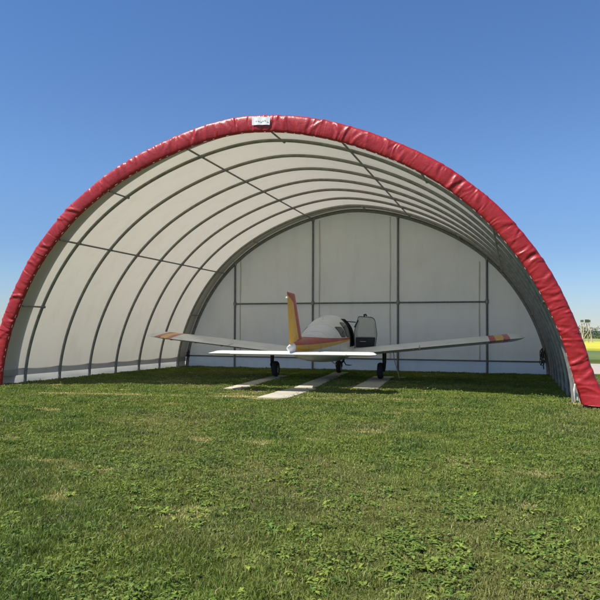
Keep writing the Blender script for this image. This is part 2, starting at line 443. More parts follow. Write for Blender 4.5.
for i, s in enumerate(svals):
    T = T_at(s); row = []; ye = wrap_end(T)
    low = max(0.0, 1 - min(s, ARC - s) / .8)
    right = 1 if s < ARC / 2 else 0
    for k, (o_, y_) in enumerate(prof):
        d = disp[i, k]
        o2 = o_ + edge_w[i] * (1 if 10 < k < 17 else .4)
        y2 = y_ - d
        if k >= len(prof) - 2: y2 = max(.12, ye) - (.05 if k == len(prof) - 2 else 0)
        if o_ < 0: o2 -= (.022 + .028 * math.sin(T)) * min(1, -o_ / .05)
        p = arch(T, o2, y2)
        if k in (12, 13, 14, 15): p = arch(T, o2 + d * .5, y2)
        if right: p.x += .30 * low ** 2 * (.25 + .75 * V[k]); p.y -= .22 * low ** 2 * V[k] if k < 15 else 0
        p.z = max(p.z, .012 + .03 * V[k] + (.05 * max(0, 1 - 1.5 * V[k]) if right else 0))
        row.append(p)
    rows.append(row)
b.grid(rows); red = sh(b.build('front_cover', M_RED, angle=180))
# lacing along the inner hem
lc = MB(); s = .35; pts = []
while s < ARC - .3:
    ln = random.uniform(.02, .07)
    q = .022 + .028 * math.sin(T_at(s))
    pts += [arch(T_at(s), -.05 - q, .03), arch(T_at(s + .004), -.060 - q, -.022), arch(T_at(s + ln), -.060 - q, -.022), arch(T_at(s + ln + .004), -.05 - q, .03)]
    s += ln + random.uniform(.10, .28)
lc.tube(pts, .0035, 5)
lo = lc.build('lacing', M_ROPE); lo.parent = red
# white label on the crown of the red cover
Tc = T_near(.30, HH); s0 = float(np.interp(Tc, _T, _L))
b = MB(); b.grid([[arch(T_at(s0 + .185 - .37 * i / 16), .015 + .15 * j / 4, -.066 + .004 * math.sin(i * .9) - .002 * j) for j in range(5)] for i in range(17)])
lab = b.build('maker_label', M_LABEL); lab.parent = red; tag(lab, 'white rectangular label with faint worn print')
b = MB()
for k in range(6):
    u = .11 - .045 * k; hgt = random.uniform(.010, .022)
    b.grid([[arch(T_at(s0 + u - .03 * i / 3), .08 + hgt * j + .006 * math.sin(k * 2), -.076 + .004 * math.sin((.185 - u) / .37 * 16 * .9)) for j in range(2)] for i in range(4)])
mk = b.build('faint_print', M_MARK); mk.parent = lab
# white tie at the right foot
b = MB(); base = arch(T_near(5.95, .30), -.07, -.07) + Vector((.02, 0, 0)); b.tube([base + Vector((-.03, -.02, .10)), base + Vector((-.045, -.05, .0)), base + Vector((-.04, -.05, -.10)), base + Vector((-.03, -.04, -.2))], [.012, .020, .012, .008], 8)
sh(b.build('tie_strap', M_ROPE))

# end wall
ew = MB(); Tn = arcT(100)
rows = []
nz = 40
for t in arcT(180):
    q = arch(t, .010, LEN); row = []
    for j in range(nz + 1):
        z = .35 + (max(q.z, .36) - .35) * j / nz; x = q.x; fade = min(1, (q.z - z) / .5) * min(1, max(0, q.z) / 1.5)
        row.append((x, LEN - .012 + fade * (.016 * math.sin(x * 2.2 + .4 * z) * math.sin(z * 1.1) + .006 * math.sin(7 * x) + .03 * (float(fbm(np.array(x), np.array(z), .7, 71, 3)) - .5)), z))
    rows.append(row)
ew.grid(rows); wall = sh(ew.build('end_wall', M_END))
b = MB(); rows = []
for i in range(200):
    x = -5.98 + 11.96 * i / 199
    rows.append([(x + dx(LEN), LEN + .03 + .03 * (fbm(np.array(x), np.array(z), .6, 8, 3) - .5) * 2 * (.4 + z) + (.012 if z > .3 else 0), z) for z in (-.02, .08, .16, .24, .32, .40)])
b.grid(rows); sk = b.build('end_skirt', M_ENDSKIRT); sk.parent = wall
for x in (-3.97, -1.19, 1.61, 4.30):
    zt = float(np.interp(x - dx(LEN), _P[::-1, 0], _P[::-1, 2])) - .1
    b = MB(); b.tube([(x, LEN - .06, -.05), (x, LEN - .06, zt * .5), (x, LEN - .06, zt)], .036, 12); o = b.build('wall_post', M_STEEL2); o.parent = wall
    for zc, rc in ((2.18, .055), (zt - .04, .05)):
        c = MB(); c.lathe([(.002, -.06), (rc, -.06), (rc, .06), (.002, .06)], (x, LEN - .06, zc), 'z', 14)
        co = c.build('clamp', M_STEEL); co.parent = o
b = MB(); b.tube([(-4.0, LEN - .062, 2.18), (0, LEN - .062, 2.175), (4.33, LEN - .062, 2.17)], .027, 10); o = b.build('wall_rail', M_STEEL2); o.parent = wall
b = MB(); b.tube([(-5.75, LEN - .05, .385), (0, LEN - .05, .385), (5.95, LEN - .05, .385)], .022, 10); o = b.build('base_rail', M_STEEL2); o.parent = wall
# laced seams beside the posts
def seam(x, z0, z1):
    # welded overlap of two fabric widths: a narrow raised strip
    b = MB(); rows = []
    for z in np.linspace(z0 - .12, z1, 70):
        w = .020 + .004 * math.sin(z * 5); c = x + .006 * math.sin(z * 2.3)
        rows.append([(c - w, LEN - .036, z), (c - w * .8, LEN - .052, z), (c + w * .8, LEN - .052, z), (c + w, LEN - .036, z)])
    b.grid(rows); o = b.build('seam_strip', M_SEAM); o.parent = wall
M_SEAM = fabric('seam_fabric', (.66, .63, .57), (.56, .54, .48), .30, (.8, .74, .62))
M_DARKROPE2 = simple('grey_lacing', (.50, .48, .43), (.38, .37, .33), 30, .8)
for x, zt in ((-3.78, 3.7), (-.97, 4.9), (1.36, 4.9), (4.08, 3.4)): seam(x, .5, zt)

# dark cords hung up in the two back corners
def cords(name, p, label, n=6):
    b = MB()
    for k in range(n):
        q = Vector(p) + Vector((random.uniform(-.05, .05), random.uniform(-.05, .05), random.uniform(-.08, .08))); L = random.uniform(.18, .5); w = random.uniform(.012, .035)
        pts = [q + Vector((w * math.sin(a) + .03 * math.sin(2 * a + k), .03 * math.cos(3 * a + k), -L * (1 - math.cos(a)) / 2 + .02 * math.sin(5 * a + k))) for a in np.linspace(0, 2 * PI, 28)]
        b.tube(pts, .011, 6)
    b.lathe([(.002, -.07), (.03, -.05), (.04, .03), (.002, .06)], Vector(p) + Vector((0, 0, -.05)), 'z', 10)
    tag(b.build(name, M_DARKROPE), label, 'cord')
cords('cord_bundle', (5.86, 8.42, .70), 'tangled dark cords hanging in the back right corner beyond the wing tip')
cords('cord_bundle', (-5.66, 8.42, .52), 'tangled dark cords hanging in the back left corner behind the orange-banded wing tip', 4)

# ------------------------------------------------------------------ concrete strips
def strip(name, x0, y0, x1, y1, wd, label, n, dz=.018):
    L = math.hypot(x1 - x0, y1 - y0); a = math.atan2(y1 - y0, x1 - x0) - PI / 2
    b = MB()
    for k in range(n):
        l = L / n; c = (k + .5) * l
        b.box((random.uniform(-.012, .012), c, 0), (wd + random.uniform(-.015, .015), l - .012, .08), random.uniform(-.006, .006), .008)
    o = b.build(name, M_CONC); o.location = (x0, y0, dz - .04); o.rotation_euler = (0, random.uniform(-.005, .005), a)
    SLABS.append((np.array((x0, y0)), a, wd / 2 + .02, L))
    tag(o, label, 'concrete strip', 'concrete strips under the airplane')
strip('concrete_strip', .70, -.46, .66, 1.62, .60, 'pale sunlit concrete strip in front of the tail, nearest of the strips', 2, .020)
strip('concrete_strip', .66, 1.68, .14, 7.2, .42, 'shaded concrete strip leading under the fuselage to the nose wheel', 5, .032)
strip('concrete_strip', -.74, .98, -1.10, 5.3, .42, 'narrow concrete strip under the left main wheel', 4)
strip('concrete_strip', 1.90, 2.24, 1.63, 6.0, .56, 'concrete strip under the right main wheel and below the open door', 4)

# ------------------------------------------------------------------ airplane (local: y forward, x right, origin on the ground between the main wheels)
plane = empty('light_airplane', (.3, 4.93, .02), math.radians(4.6))
tag(plane, 'white low wing airplane with red and yellow fin and open cabin door', 'airplane')
TAB = np.array([  # y, bottom, top, half width, widest height, n top, n bottom
 (-4.38, .86, .91, .012, .885, 2.0, 2.0), (-4.15, .80, .955, .045, .885, 2.0, 2.0), (-3.6, .70, 1.04, .14, .88, 2.1, 2.2), (-3.0, .62, 1.09, .22, .87, 2.1, 2.4),
 (-2.3, .55, 1.16, .33, .87, 2.1, 2.6), (-1.6, .50, 1.26, .44, .89, 2.1, 2.8), (-1.0, .46, 1.42, .52, .92, 2.1, 3.0), (-.4, .44, 1.58, .56, .95, 2.15, 3.2),
 (.2, .43, 1.665, .58, .97, 2.2, 3.3), (.6, .43, 1.68, .58, .98, 2.2, 3.3), (.95, .43, 1.64, .57, .98, 2.2, 3.3), (1.2, .44, 1.45, .56, .97, 2.2, 3.2), (1.5, .45, 1.245, .54, .95, 2.3, 3.0),
 (1.9, .48, 1.19, .50, .90, 2.4, 2.8), (2.3, .52, 1.12, .45, .85, 2.4, 2.6), (2.55, .56, 1.06, .38, .82, 2.3, 2.4), (2.64, .62, 1.0, .28, .81, 2.1, 2.1)])
def smooth_interp(y, col):
    xs = TAB[:, 0]; v = TAB[:, col]; i = int(np.clip(np.searchsorted(xs, y) - 1, 0, len(xs) - 2))
    h = xs[i + 1] - xs[i]; t = (y - xs[i]) / h
    d = lambda k: (v[min(k + 1, len(v) - 1)] - v[max(k - 1, 0)]) / (xs[min(k + 1, len(v) - 1)] - xs[max(k - 1, 0)])
    return float((2 * t**3 - 3 * t**2 + 1) * v[i] + (t**3 - 2 * t**2 + t) * h * d(i) + (-2 * t**3 + 3 * t**2) * v[i + 1] + (t**3 - t**2) * h * d(i + 1))
def section(y): return [smooth_interp(y, k) for k in range(1, 7)]
def fus(y, a, out=0.0):
    zb, zt, hw, zm, nt_, nb = section(y); c, s = math.cos(a), math.sin(a)
    n = nt_ if s >= 0 else nb
    x = (hw + out) * math.copysign(abs(c) ** (2 / n), c)
    z = zm + ((zt - zm + out) if s >= 0 else (zm - zb + out)) * math.copysign(abs(s) ** (2 / n), s)
    return Vector((x, y, z))
def fus_x(y, z, out=0.0):
    zb, zt, hw, zm, nt_, nb = section(y)
    t = abs(z - zm) / ((zt - zm) if z >= zm else (zm - zb)); n = nt_ if z >= zm else nb
    return (hw + out) * max(0, 1 - min(t, 1) ** n) ** (1 / n) + out * .4
def band_of(y, z):
    t = np.clip((y + 3.2) / 3.4, 0, 1)
    zc = .935 + .105 * t ** 1.4; r_ = .15 * (1 - t) ** 1.6 + .042; w_ = .105 * (1 - t) + .034
    if y < -3.95: return 2.0
    d = z - zc
    return d / r_ if d > 0 else d / w_
NYF, NAF = 250, 96
fys = np.linspace(TAB[0, 0], TAB[-1, 0], NYF + 1)
DOOR = (.20, 1.0, .84, 1.56)
fv = []; ff = []; fb = []
for y in fys:
    for k in range(NAF):
        p = fus(y, 2 * PI * k / NAF); fv.append(p); fb.append(band_of(y, p.z))
for i in range(NYF):
    for k in range(NAF):
        q = (i * NAF + k, (i + 1) * NAF + k, (i + 1) * NAF + (k + 1) % NAF, i * NAF + (k + 1) % NAF)
        c = sum((fv[j] for j in q), Vector()) / 4
        if c.x > .12 and DOOR[0] < c.y < DOOR[1] - max(0, c.z - 1.25) * .25 and DOOR[2] < c.z < DOOR[3]: continue
        ff.append(q)
ff.append(tuple(range(NAF))); ff.append(tuple(NYF * NAF + k for k in reversed(range(NAF))))
b = MB(); b.add(fv, ff); fuse = b.build('fuselage', M_FUS, plane)
at = fuse.data.attributes.new('band', 'FLOAT', 'POINT'); at.data.foreach_set('value', np.array(fb, np.float32))
# dark cabin inside the door opening
b = MB(); b.grid([[fus(y, 2 * PI * k / 48, -.05) for k in range(48)] for y in np.linspace(-.9, 1.22, 20)], closed_v=True)
b.f.append(tuple(range(48))); b.m.append(0); b.f.append(tuple(19 * 48 + k for k in reversed(range(48)))); b.m.append(0)
keep = []
for q in b.f:
    c = sum((Vector(b.v[j]) for j in q), Vector()) / len(q)
    if len(q) == 4 and c.x > .1 and DOOR[0] < c.y < DOOR[1] and DOOR[2] < c.z < DOOR[3]: continue
    keep.append(q)
b.f = keep; b.m = [0] * len(keep); b.build('cabin_lining', M_LINING, plane)
for sx in (-.26, .26):
    b = MB(); b.box((sx, .45, .80), (.42, .44, .14), 0, .04); b.box((sx, .22, 1.08), (.40, .12, .52), 0, .05); b.box((sx, .20, 1.40), (.22, .08, .14), 0, .03)
    b.build('seat', M_SEAT, plane)
def patch(y0, y1, z0, z1, side, out, lean=0.0, n=16, pw=5.0):
    rows = []
    for i in range(n + 1):
        row = []
        for j in range(n + 1):
            u = -1 + 2 * i / n; v = -1 + 2 * j / n
            m = max(abs(u), abs(v)); 
            if m > 0:
                l = (abs(u) ** pw + abs(v) ** pw) ** (1 / pw); u, v = u * m / l, v * m / l
            z = (z0 + z1) / 2 + (z1 - z0) / 2 * v; y = (y0 + y1) / 2 + (y1 - y0) / 2 * u + lean * (z - (z0 + z1) / 2)
            row.append(Vector((side * fus_x(y, z, out), y, z)))
        rows.append(row)
    return rows
M_WFR = simple('window_surround', (.10, .10, .095), (.07, .07, .07), 12, .6)
for side in (-1, 1):
    for (y0, y1, z0, z1, ln) in ((-.86, -.40, 1.10, 1.33, -.25), (-.30, .12, 1.10, 1.45, -.12)) + (((.24, .95, 1.10, 1.50, -.1),) if side < 0 else ()):
        b = MB(); b.grid(patch(y0 - .025, y1 + .025, z0 - .02, z1 + .02, side, .004, ln)); fr = b.build('window', M_WFR, plane)
        b = MB(); b.grid(patch(y0, y1, z0, z1, side, .009, ln)); b.build('pane', M_GLASS, fr)
b = MB(); b.grid([[fus(.98 + .46 * u + .10 * math.cos(a) ** 2, a, .006) for u in np.linspace(0, 1, 14)] for a in np.linspace(.42, PI - .42, 40)]); b.build('windscreen', M_GLASS, plane)
# dark rubber seal round the door opening
pts = []
for t in np.linspace(0, 1, 14): pts.append((DOOR[0], DOOR[2] + (DOOR[3] - DOOR[2]) * t))
for t in np.linspace(0, 1, 10)[1:]: pts.append((DOOR[0] + (.92 - DOOR[0]) * t, DOOR[3]))
for t in np.linspace(0, 1, 14)[1:]: pts.append((.92 + .08 * t, DOOR[3] - (DOOR[3] - DOOR[2]) * t))
b = MB(); b.tube([(fus_x(y, z, .004), y, z) for y, z in pts], .016, 8); b.build('door_seal', M_BLACK, plane)

# open door: hinged at its front edge, swung forward, inside face looking back
hinge = Vector((.565, 1.02, 0)); DA = math.radians(12)
du = Vector((math.cos(DA), math.sin(DA), 0)); dn = Vector((math.sin(DA), -math.cos(DA), 0))   # dn looks backward
def dpt(u, z, d):
    bow = .10 * max(0, (z - 1.2) / .5) ** 2
    return hinge + du * u + dn * (d - bow) + Vector((0, 0, z - .07))
def rounded(poly, rad, n=5):
    out = []
    for i, p in enumerate(poly):
        p = Vector(p); a = Vector(poly[i - 1]); c = Vector(poly[(i + 1) % len(poly)])
        r_ = rad[i] if isinstance(rad, (list, tuple)) else rad
        d1 = (a - p).normalized() * r_; d2 = (c - p).normalized() * r_
        for k in range(n + 1):
            t = k / n; out.append((p + d1) * (1 - t) ** 2 + p * 2 * t * (1 - t) + (p + d2) * t ** 2)
    return out
OUT = rounded([(.02, .82), (.60, .82), (.655, 1.22), (.59, 1.71), (.13, 1.735), (.0, 1.28)], [.03, .06, .08, .13, .04, .03], 6)
WIN = rounded([(.11, 1.17), (.58, 1.17), (.58, 1.25), (.54, 1.64), (.20, 1.655), (.10, 1.28)], [.03, .03, .03, .09, .04, .03], 6)
def ring_part(name, O, I, d0, d1, material, parent):
    b = MB(); n = len(O); rings = [[dpt(p.x, p.y, d0) for p in O], [dpt(p.x, p.y, d1) for p in O], [dpt(p.x, p.y, d1) for p in I], [dpt(p.x, p.y, d0) for p in I]]
    b.grid(rings, closed_u=True, closed_v=True); return b.build(name, material, parent, angle=30)
def plate(name, O, d0, d1, material, parent):
    n = len(O); b = MB(); c = sum((Vector((p.x, p.y)) for p in O), Vector((0, 0))) / n
    rings = [[dpt(c.x, c.y, d0)] * n, [dpt(p.x, p.y, d0) for p in O], [dpt(p.x, p.y, d1) for p in O], [dpt(c.x, c.y, d1)] * n]
    b.grid(rings, closed_v=True); return b.build(name, material, parent, angle=30)
door = ring_part('door', OUT, WIN, 0, .035, M_DOORFR, plane)
tag(door, 'open cabin door with dark inside panel')
plate('pane', [Vector((p.x, p.y)) for p in WIN], .012, .018, M_PANE, door)
plate('inside_panel', rounded([(.055, .86), (.57, .86), (.60, 1.14), (.05, 1.14)], .03, 4), .036, .05, M_BLACK, door)
plate('outer_skin', rounded([(.025, .825), (.595, .825), (.64, 1.165), (.02, 1.165)], .03, 4), -.006, .001, M_WHITE, door)
ring_part('door_seal', [Vector((p.x, p.y)) for p in OUT], [Vector(((p.x - .33) * .955 + .33, (p.y - 1.25) * .965 + 1.25)) for p in OUT], .0355, .043, M_BLACK, door)
b = MB(); b.tube([dpt(.15, 1.02, .05), dpt(.17, 1.02, .09), dpt(.33, 1.02, .09), dpt(.35, 1.02, .05)], .012, 8); b.build('handle', M_ALU, door)
b = MB(); b.tube([dpt(.30, 1.72, .03), dpt(.30, 1.77, .02), dpt(.34, 1.785, .02), dpt(.37, 1.74, .02)], [.02, .028, .026, .018], 8); b.build('latch', M_BLACK, door)
b = MB(); b.tube([(fus_x(1.02, 1.5) - .02, 1.02, 1.52), dpt(.06, 1.56, .03)], .014, 6); b.tube([dpt(.02, 1.42, .03), dpt(.12, 1.62, .05)], .02, 6); b.build('door_stay', M_BLACK, door)

# skin joints round the rear fuselage
M_JOINT = simple('skin_joint', (.50, .48, .45), (.40, .39, .36), 20, .7)
for y in (-3.2, -2.45, -1.75, -1.02):
    b = MB(); b.tube([fus(y, 2 * PI * k / 72, .0003) for k in range(73)], .0028, 5, cap=False); b.build('skin_joint', M_JOINT, plane)
# fin and stabilator
def foil(c, th=.12, n=18):
    """closed section: list of (chord position 0..1 from the leading edge, thickness offset)"""
    xs_ = [(1 - math.cos(PI * k / n)) / 2 for k in range(n + 1)]
    yt = lambda x: 5 * th * (.2969 * math.sqrt(x) - .126 * x - .3516 * x**2 + .2843 * x**3 - .1036 * x**4)
    return [(x, yt(x)) for x in xs_] + [(x, -yt(x)) for x in reversed(xs_[1:-1])]
def band_attr(o, vals):
    at = o.data.attributes.new('band', 'FLOAT', 'POINT'); at.data.foreach_set('value', np.array(vals, np.float32))
b = MB(); rows = []; bv = []
FZ = list(np.linspace(.93, 1.97, 40)) + [1.995, 2.015, 2.02]
for z in FZ:
    h = (z - .93) / 1.09; le = -3.02 + (-3.78 + 3.02) * h; te = -4.17 + (-4.42 + 4.17) * h
    if h < .12: le += .35 * (1 - h / .12) ** 2
    sc = 1.0 if z < 1.98 else {1.995: .8, 2.015: .45, 2.02: .05}[z]
    row = []
    for x, t in foil(1, .085):
        ch = le - te; row.append(Vector((t * ch * sc, le - ch * x, z)))
        lim = .46 - .12 * (1 - h) ** 3 + .54 * max(0, (h - .82) / .14)
        if h < .1: lim = .55
        bv.append((x - lim) * 3)
    rows.append(row)
b.grid(rows, closed_v=True); b.f.append(tuple(len(rows[0]) * (len(rows) - 1) + k for k in range(len(rows[0])))); b.m.append(0)
fin = b.build('fin', M_FIN, plane); band_attr(fin, bv)
b = MB()
for s_ in (-1, 1):
    pts = []
    for z in np.linspace(.99, 1.97, 14):
        h = (z - .93) / 1.09; le = -3.02 - .76 * h; te = -4.17 - .25 * h; ch = le - te
        tx = float(np.interp(.66, [p[0] for p in foil(1, .085)[:19]], [p[1] for p in foil(1, .085)[:19]]))
        pts.append((s_ * tx * ch, le - ch * .66, z))
    b.tube(pts, .005, 5)
b.build('rudder_gap', M_JOINT, fin)
b = MB(); b.lathe([(.001, -.04), (.018, -.03), (.02, .03), (.001, .06)], (0, -4.42, 1.90), 'y', 10); b.build('tail_light', M_LABEL, fin)
def surface_strip(ylead, chord, half, zfun, th, tip=.16):
    rows = []
    us = list(np.linspace(-1, 1, 41))
    for u in us:
        x = half * u; e = max(0, (abs(x) - (half - tip)) / tip); sc = math.sqrt(max(0, 1 - e ** 2.2)) * .97 + .03
        le = ylead - chord * (1 - sc) * .42; ch = chord * (1 - (1 - sc) * .62)
        rows.append([Vector((x, le - ch * q, zfun(x) + t * ch * (.35 + .65 * sc))) for q, t in foil(1, th)])
    return rows
us2 = surface_strip(-3.60, .76, 1.75, lambda x: .765, .12)
b = MB(); b.grid(us2, closed_v=True)
for r_ in (0, len(us2) - 1): b.f.append(tuple(r_ * len(us2[0]) + k for k in range(len(us2[0])))); b.m.append(0)
stab = b.build('stabilator', M_WHITE, plane)
b = MB(); b.box((0, -4.385, .767), (2.4, .09, .016), 0, .004); b.build('trim_tab', M_WHITE, stab)

# wings
def wing_z(x): return .66 + .105 * (abs(x) - .5)
HALF = 4.93; CH = 1.56; LE = .62
def wing(side):
    root = None
    xs_ = list(np.linspace(.42, 4.60, 60)) + [4.68, 4.76, 4.83, 4.88, 4.915, HALF]
    rows = []; bv = []
    n = 22; prof_ = foil(1, .135, n)
    for x in xs_:
        e = max(0, (x - 4.6) / (HALF - 4.6)); sc = math.sqrt(max(0, 1 - e ** 2)) * .98 + .02
        glove = .32 * max(0, 1 - (x - .42) / .7) ** 1.5
        le = LE + glove - .28 * (1 - sc); te = LE - CH + .34 * (1 - sc)
        row = []
        for q, t in prof_:
            qq = min(q, .77) if .55 < x < 4.45 else q
            tt = t if qq == q else math.copysign(np.interp(.77, [p[0] for p in prof_[:n + 1]], [p[1] for p in prof_[:n + 1]]), t)
            row.append(Vector((side * x, le - (le - te) * qq, wing_z(x) + tt * 1.56 * (.25 + .75 * sc) - .02 * q)))
            bv.append(x - 3.5)
        rows.append(row)
    b = MB(); b.grid(rows, closed_v=True)
    for r_ in (0, len(rows) - 1): b.f.append(tuple(r_ * len(rows[0]) + k for k in range(len(rows[0])))); b.m.append(0)
    o = b.build('wing', M_WING, plane); band_attr(o, bv)
    def tail_piece(name, x0, x1, drop):
        rows = []; bv = []
        ps = [(q, t) for q, t in prof_ if q >= .778]
        up_ = [(.782, float(np.interp(.782, [p[0] for p in prof_[:n + 1]], [p[1] for p in prof_[:n + 1]])))] + [p for p in ps if p[1] >= 0]
        dn_ = [p for p in ps if p[1] < 0] + [(.782, -up_[0][1])]
        for x in np.linspace(x0, x1, 30):
            rows.append([Vector((side * x, LE - CH * q, wing_z(x) + t * 1.56 - .02 * q - drop * (q - .78))) for q, t in up_ + dn_]); bv += [x - 3.5] * len(up_ + dn_)
        b = MB(); b.grid(rows, closed_v=True); m = len(rows[0])
        for r_ in (0, len(rows) - 1): b.f.append(tuple(r_ * m + k for k in range(m))); b.m.append(0)
        q = b.build(name, M_WING, o); band_attr(q, bv)
    tail_piece('flap', .60, 2.44, .03); tail_piece('aileron', 2.47, 4.42, .02)
    for x in (.9, 1.6, 2.3, 2.75, 3.5, 4.2):
        b = MB(); b.box((side * x, -.62, wing_z(x) - .055), (.03, .16, .05), 0, .006); b.build('hinge', M_ALU, o)
    b = MB(); b.lathe([(.001, .08), (.03, .05), (.036, 0), (.03, -.06), (.001, -.08)], (side * 4.9, .25, wing_z(4.9) + .015), 'y', 12); b.build('tip_light', M_PANE, o)
    # main gear
    gx = side * 1.52
    gear = MB(); gear.tube([(gx, .0, wing_z(1.52) - .02), (gx, -.01, .42), (gx, -.02, .24)], [.055, .05, .032], 14); gear.tube([(gx - side * .1, -.02, .215), (gx, -.02, .215)], .028, 12)
    gear.tube([(gx, -.06, .42), (gx, -.16, .33), (gx, -.06, .24)], .02, 8); gear.tube([(gx, -.02, .24), (gx - side * .02, -.02, .21)], .035, 10)
    go = gear.build('main_gear', M_BLACK, plane)
    w = MB(); wx = gx - side * .1
    w.lathe([(.11, -.07), (.15, -.078), (.185, -.07), (.205, -.045), (.213, 0), (.205, .045), (.185, .07), (.15, .078), (.11, .07)], (wx, -.02, .21), 'x', 36); tyre = w.build('tyre', M_TYRE, go)
    w = MB(); w.lathe([(.002, -.03), (.05, -.035), (.06, -.05), (.10, -.055), (.115, -.07), (.115, .07), (.10, .055), (.06, .05), (.05, .035), (.002, .03)], (wx, -.02, .21), 'x', 28); w.build('rim', M_ALU, go)
wing(-1); wing(1)
# nose gear
b = MB(); b.tube([(0, 1.88, .62), (0, 1.90, .36), (0, 1.90, .30)], [.045, .04, .04], 12)
for s_ in (-1, 1): b.tube([(0, 1.9, .34), (s_ * .09, 1.9, .32), (s_ * .09, 1.9, .19)], .018, 8)
b.build('nose_gear', M_BLACK, plane); ng = bpy.data.objects['nose_gear']
b = MB(); b.lathe([(.10, -.06), (.14, -.07), (.165, -.062), (.182, -.04), (.188, 0), (.182, .04), (.165, .062), (.14, .07), (.10, .06)], (0, 1.9, .188), 'x', 32); b.build('tyre', M_TYRE, ng)
b = MB(); b.lathe([(.002, -.04), (.09, -.045), (.105, -.06), (.105, .06), (.09, .045), (.002, .04)], (0, 1.9, .188), 'x', 24); b.build('rim', M_ALU, ng)
b = MB(); b.tube([(-.20, 1.45, .40), (-.07, 1.72, .27), (-.02, 1.82, .20)], .014, 8); b.tube([(-.20, 1.45, .40), (-.05, 1.5, .47)], .012, 8); b.build('steering_rod', M_WHITE, ng)
# exhaust, step, spinner, propeller, belly aerial
b = MB(); b.tube([(.22, 1.55, .50), (.22, 1.35, .40), (.22, 1.2, .37)], .032, 12); b.build('exhaust_pipe', M_BLACK, plane)
b = MB(); b.tube([(.52, -.55, .50), (.60, -.62, .38), (.70, -.62, .37)], .014, 8); b.box((.68, -.62, .375), (.14, .10, .014), 0, .004); b.build('boarding_step', M_BLACK, plane)
b = MB(); b.lathe([(.001, 2.95), (.06, 2.90), (.11, 2.80), (.135, 2.70), (.14, 2.645), (.001, 2.645)], (0, 0, .83), 'y', 24); sp_ = b.build('spinner', M_WHITE, plane)
b = MB()
for s_ in (-1, 1):
    rows = []
    for k in range(14):
        r_ = .10 + .84 * k / 13; ch = .06 + .075 * math.sin(PI * min(1, .15 + .8 * k / 13)); tw = math.radians(58 - 42 * k / 13) * 1
        rows.append([Vector((s_ * r_, 2.69 + s_ * ch * (q - .35) * math.sin(tw) + t * .5 * math.cos(tw), .83 + ch * (q - .35) * math.cos(tw))) for q, t in [(a, c * .12) for a, c in foil(1, .12, 8)]])
    b.grid(rows, closed_v=True); m = len(rows[0]); e_ = len(b.v) - m; b.f.append(tuple(e_ + k for k in range(m))); b.m.append(0)
b.build('propeller', M_BLACK, plane)
b = MB(); b.tube([(0, -.6, 1.52), (0, -.64, 1.62), (0, -.72, 1.74)], [.012, .008, .004], 8); b.build('aerial', M_WHITE, plane)
# tie-down cord hanging from the right wing
b = MB(); b.tube([(2.02, 5.2, .78), (2.06, 5.15, .5), (2.16, 5.1, .2), (2.2, 5.08, .03)], .010, 8)
tag(b.build('tie_down_rope', M_ROPE), 'thin pale rope hanging from the right wing beside its main wheel', 'rope')

# ------------------------------------------------------------------ lookout stand in the yellow field
def lookout(x, y, z0, H, rz):
    r = empty('lookout_stand', (x, y, z0), rz); tag(r, 'pale wooden lookout stand on splayed legs in the yellow field', 'lookout stand')
    for sx in (-1, 1):
        for sy in (-1, 1):
            b = MB(); b.tube([(sx * .78, sy * .7, -.4), (sx * .32, sy * .34, H * .82)], [.075, .06], 8); b.build('leg', M_WOOD, r)
    b = MB()
    for sx in (-1, 1): b.tube([(sx * .62, -.6, .5), (sx * .40, .40, H * .6)], .05, 6)
    b.tube([(-.6, -.58, .7), (.42, -.42, H * .62)], .05, 6); b.build('brace', M_WOOD, r)
    b = MB(); b.box((0, 0, H * .84), (1.0, 1.0, .07)); b.build('platform', M_WOOD, r)
    b = MB(); b.box((0, -.46, H * .92), (.55, .05, .42)); b.box((-.46, 0, H * .92), (.05, .9, .32)); b.box((.46, 0, H * .92), (.05, .9, .32)); b.build('side_boards', M_WOODD, r)
    b = MB()
    for k in range(7): b.tube([(-.2, .75 - .055 * k - .02, .2 + k * .36), (.2, .75 - .055 * k - .02, .2 + k * .36)], .03, 6)
    for sx in (-.2, .2): b.tube([(sx, .76, 0), (sx, .76 - .055 * 6.5, .2 + 6.4 * .36)], .035, 6)
    b.build('ladder', M_WOOD, r)
lookout(15.3, 84, -.35, 3.5, .3)

# ------------------------------------------------------------------ distant wood
def wood(name, specs, label):
    V_ = []; Tn_ = []; k = 0
    for (cx_, cy_, cz_, rx, rz_, n, colr) in specs:
        u = RNG.normal(size=(n, 3)); u /= np.linalg.norm(u, axis=1)[:, None]; rad = RNG.uniform(.62, 1.0, n) ** .5
        lump = 1 + .28 * (fbm(u[:, 0] * 3 + cx_, u[:, 2] * 3 + u[:, 1] * 2, .8, 13, 3) - .5) * 2
        c = np.stack([cx_ + u[:, 0] * rx * rad * lump, cy_ + u[:, 1] * rx * rad * lump, cz_ + u[:, 2] * rz_ * rad * lump], 1)
        a = RNG.normal(size=(n, 3)); a /= np.linalg.norm(a, axis=1)[:, None]; b_ = np.cross(a, RNG.normal(size=(n, 3))); b_ /= np.linalg.norm(b_, axis=1)[:, None]
        s_ = RNG.uniform(.25, .55, n)[:, None] * (rx / 4) ** .5
        V_.append(np.stack([c - a * s_, c + b_ * s_ * .7, c + a * s_, c - b_ * s_ * .7], 1).reshape(-1, 3))
        tt = np.array(colr)[None, :] * RNG.uniform(.75, 1.3, (n, 1)); Tn_.append(np.repeat(tt, 4, axis=0))
    V_ = np.concatenate(V_); Tn_ = np.concatenate(Tn_); nq = len(V_) // 4
    o = np_mesh(name, V_, np.arange(nq * 4).reshape(-1, 4), np.zeros((0, 3), int), Tn_, M_TREE)
    tag(o, label, 'trees', None, 'stuff'); return o
specs = []
